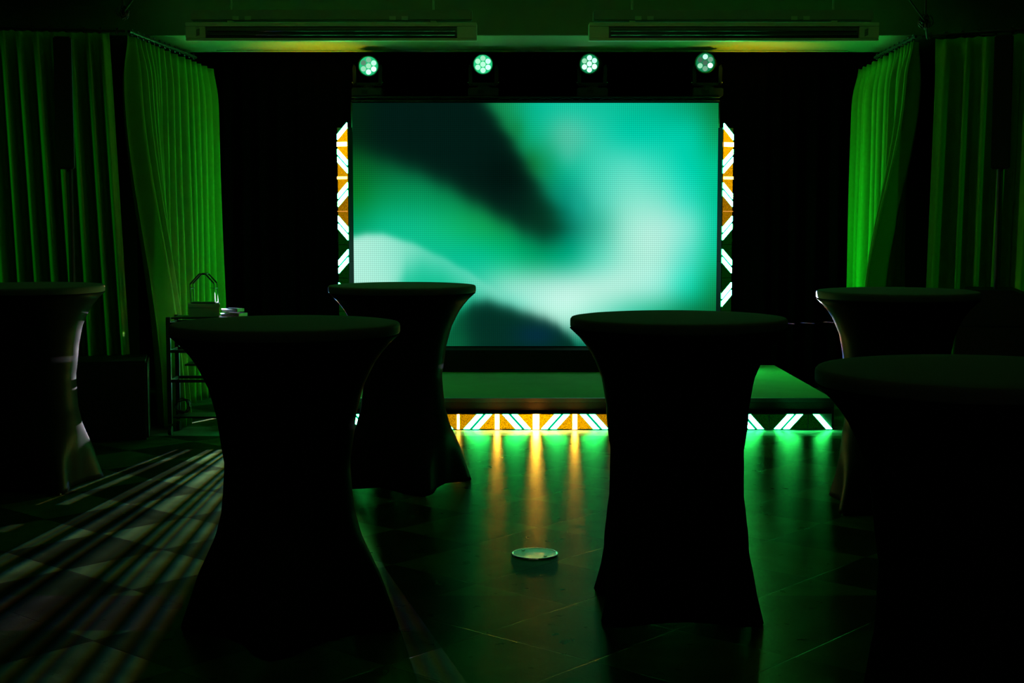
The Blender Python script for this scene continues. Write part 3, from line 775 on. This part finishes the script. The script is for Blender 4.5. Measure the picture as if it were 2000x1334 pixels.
for z_ in (0.745, 0.56, 0.36):
    bm = bmesh.new()
    for py in (TY0, TY1): box(bm, TX0 + 2.09, TX1 + 2.09, py - 9.61 - .008, py - 9.61 + .008, z_, z_ + 0.02)
    for px in (TX0, TX1): box(bm, px + 2.09 - .008, px + 2.09 + .008, TY0 - 9.61, TY1 - 9.61, z_, z_ + 0.02)
    link('side_rail', bm, M['black'], t)
# gift box with lid
t = thing('gift_box', 'lidded box standing on the trolley, its right end catching teal light', 'box', (-2.085, 9.61, 0.7975), 0.22)
link('box_body', BX(-0.100, 0.100, -0.08, 0.08, 0.0, 0.062, bevel=0.002), M['card'], t)
link('lid', BX(-0.105, 0.105, -0.085, 0.085, 0.0625, 0.088, bevel=0.003), M['card'], t)
# wire lantern frame, house shaped
t = thing('lantern_frame', 'thin house-shaped wire lantern frame standing on the lidded box', 'lantern', (-2.078, 9.61, 0.8865), 0.0)
hs = [(-0.082, 0.0), (-0.088, 0.13), (-0.025, 0.198), (0.018, 0.198), (0.074, 0.135), (0.078, 0.0)]
for dy in (-0.045, 0.045):
    for a, c in zip(hs[:-1], hs[1:]):
        bm = bmesh.new(); r_ = 0.0055 if (a[1] > 0.1 and c[1] > 0.1) else 0.0028
        tube(bm, [(a[0], dy, a[1]), (c[0], dy, c[1])], r_, 6); link('frame_bar', bm, M['black'], t)
bm = bmesh.new()
for x_, z_ in ((-0.086, .10), (0.076, .10), (-0.025, .198), (0.018, .198)): tube(bm, [(x_, -0.045, z_), (x_, 0.045, z_)], 0.003, 6)
tube(bm, [(-0.086, -.045, .105), (-.055, -.045, .105)], 0.0015, 5); tube(bm, [(0.045, -.045, .105), (.076, -.045, .105)], 0.0015, 5)
link('cross_bar', bm, M['black'], t)
link('frame_base', BX(-0.082, 0.078, -0.048, 0.048, 0.001, 0.008), M['black'], t)
# two flat cases with bright metal edges at the stage end of the trolley
for k, (x_, y_, z_, w_, l_, rz_, lab) in enumerate(((-1.885, 9.625, 0.7975, 0.045, 0.075, 0.50, 'flat black case with bright metal edges, lower of two on the trolley'),
                                               (-1.895, 9.635, 0.8275, 0.036, 0.065, 0.50, 'small flat black case, upper of two on the trolley'))):
    t = thing('flat_case', lab, 'case', (x_, y_, z_), -rz_, 'flat cases on the trolley')
    link('case_body', BX(-l_, l_, -w_, w_, 0.0, 0.022, bevel=0.002), M['speaker'], t)
    link('metal_edge', BX(-l_, l_, -w_ - .004, -w_ - .0005, 0.014, 0.023), M['steel'], t)
    link('metal_edge', BX(-l_, l_, w_ + .0005, w_ + .004, 0.014, 0.023), M['steel'], t)
    link('metal_edge', BX(l_ + .0005, l_ + .004, -w_, w_, 0.002, 0.023), M['steel'], t)
# coiled cable on the trolley's lowest shelf side
bm = bmesh.new(); pts = []
for q in range(110):
    a = q * 0.36; r_ = 0.045 + 0.008 * math.sin(q * 0.9)
    pts.append((r_ * math.cos(a), 0.02 * math.sin(a * 0.37) + 0.0002 * q, 0.055 + r_ * math.sin(a)))
tube(bm, pts, 0.004, 6)
o = link('cable_coil', bm, M['cable'], loc=(-2.24, 9.60, 0.130)); tag(o, 'coiled black cable on the lowest shelf of the trolley', 'cable')
bm = bmesh.new(); box(bm, -0.12, 0.12, -0.09, 0.09, 0.0, 0.07, bevel=0.01)
o = link('amplifier_case', bm, M['speaker'], loc=(-2.03, 9.61, 0.4825)); tag(o, 'dark equipment case on the middle shelf of the trolley', 'case')

# ================================================================= FLOOR BOX COVER
t = thing('floor_cover', 'round pale metal cover set in the floor, right of centre foreground', 'floor cover', (0.10, 6.11, 0.0))
bm = bmesh.new(); cyl(bm, 0.100, 0.004, (0, 0, 0.0025), seg=48); link('disc', bm, M['drain'], t)
bm = bmesh.new()
ringv = [[bm.verts.new((r_ * math.cos(a_), r_ * math.sin(a_), z_)) for r_, z_ in ((0.094, 0.0046), (0.096, 0.0062), (0.101, 0.0062), (0.103, 0.0005))] for a_ in [2 * PI * q / 48 for q in range(48)]]
for q in range(48):
    for u in range(4): bm.faces.new((ringv[q][u], ringv[q][(u + 1) % 4], ringv[(q + 1) % 48][(u + 1) % 4], ringv[(q + 1) % 48][u]))
link('rim', bm, M['steel'], t)
for x_, y_ in ((0.045, -0.055), (-0.05, 0.05)):
    bm = bmesh.new(); cyl(bm, 0.007, 0.004, (x_, y_, 0.0065), seg=12); link('screw', bm, M['steel'], t)

# ================================================================= CEILING HEATERS
def heater(x0, x1, label, logo_side):
    y = 10.0; xc = (x0 + x1) / 2; h = (x1 - x0) / 2
    t = thing('ceiling_heater', label, 'heater', (xc, y, 2.69), 0, 'pair of long ceiling heaters')
    # front face leans: lower edge further back, recess between lips; profile in (y, z)
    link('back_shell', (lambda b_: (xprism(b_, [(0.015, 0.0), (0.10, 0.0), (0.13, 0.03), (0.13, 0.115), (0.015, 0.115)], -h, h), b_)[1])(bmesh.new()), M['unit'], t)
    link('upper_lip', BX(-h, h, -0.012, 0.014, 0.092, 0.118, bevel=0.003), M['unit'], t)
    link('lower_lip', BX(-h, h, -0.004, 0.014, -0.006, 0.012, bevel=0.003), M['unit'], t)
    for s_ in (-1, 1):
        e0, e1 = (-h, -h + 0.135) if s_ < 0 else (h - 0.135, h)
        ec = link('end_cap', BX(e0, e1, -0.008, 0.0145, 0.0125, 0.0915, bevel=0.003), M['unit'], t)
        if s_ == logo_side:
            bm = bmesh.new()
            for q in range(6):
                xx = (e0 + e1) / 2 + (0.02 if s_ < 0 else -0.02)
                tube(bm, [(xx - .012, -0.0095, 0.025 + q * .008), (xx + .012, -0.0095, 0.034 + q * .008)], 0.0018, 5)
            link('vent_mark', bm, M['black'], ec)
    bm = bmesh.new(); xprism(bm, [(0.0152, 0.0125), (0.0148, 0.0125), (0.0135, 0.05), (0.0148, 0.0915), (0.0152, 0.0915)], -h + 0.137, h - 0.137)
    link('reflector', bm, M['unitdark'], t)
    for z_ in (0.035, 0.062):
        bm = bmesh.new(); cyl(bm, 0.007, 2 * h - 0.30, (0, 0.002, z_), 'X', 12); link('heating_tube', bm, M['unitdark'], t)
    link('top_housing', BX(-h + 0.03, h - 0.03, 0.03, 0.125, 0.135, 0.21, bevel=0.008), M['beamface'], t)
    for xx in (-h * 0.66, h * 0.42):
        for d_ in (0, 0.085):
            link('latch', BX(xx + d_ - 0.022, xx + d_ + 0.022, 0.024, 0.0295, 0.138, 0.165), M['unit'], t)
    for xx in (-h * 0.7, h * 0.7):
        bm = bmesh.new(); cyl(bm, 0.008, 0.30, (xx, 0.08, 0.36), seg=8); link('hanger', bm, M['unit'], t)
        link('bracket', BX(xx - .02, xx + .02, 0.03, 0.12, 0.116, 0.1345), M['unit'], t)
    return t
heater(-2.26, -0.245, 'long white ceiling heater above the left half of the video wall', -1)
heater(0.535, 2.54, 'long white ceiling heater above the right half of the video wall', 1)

# ================================================================= CABLE KNOTS UNDER THE CEILING
def knot(c, seed, r, ends, label):
    rnd = random.Random(seed); bm = bmesh.new()
    for q in range(5):
        pts = []; ph = rnd.uniform(0, 6); ax = rnd.uniform(.6, 1.2)
        for i in range(30):
            a = i * 0.42 + ph
            pts.append((c[0] + r * ax * math.cos(a) * (0.6 + .4 * math.sin(i * .31 + q)), c[1] + r * .6 * math.sin(a * 1.3 + q), c[2] + r * 1.2 * math.sin(a) * (0.6 + .4 * math.cos(i * .23))))
        tube(bm, pts, 0.005, 5)
    for e_ in ends:
        m_ = [(c[0] + (e_[0] - c[0]) * q / 10, c[1] + (e_[1] - c[1]) * q / 10, c[2] + (e_[2] - c[2]) * q / 10 - 0.10 * e_[3] * math.sin(PI * q / 10)) for q in range(11)]
        tube(bm, m_, 0.007, 6)
    o = link('cable_knot', bm, M['cable']); tag(o, label, 'cable'); return o
knot((-2.50, 9.3, 2.78), 3, 0.040, [(-2.50, 9.3, 3.2, 0), (-1.6, 7.6, 3.2, 0.3)], 'tangle of black cable hanging from the ceiling over the left curtain corner')
knot((2.66, 9.3, 2.72), 8, 0.040, [(2.66, 9.3, 3.2, 0), (1.7, 7.6, 3.2, 0.3), (2.72, 9.45, 2.63, 0), (2.80, 9.6, 2.76, 0)], 'tangle of black cable hanging from the ceiling over the right curtain corner')
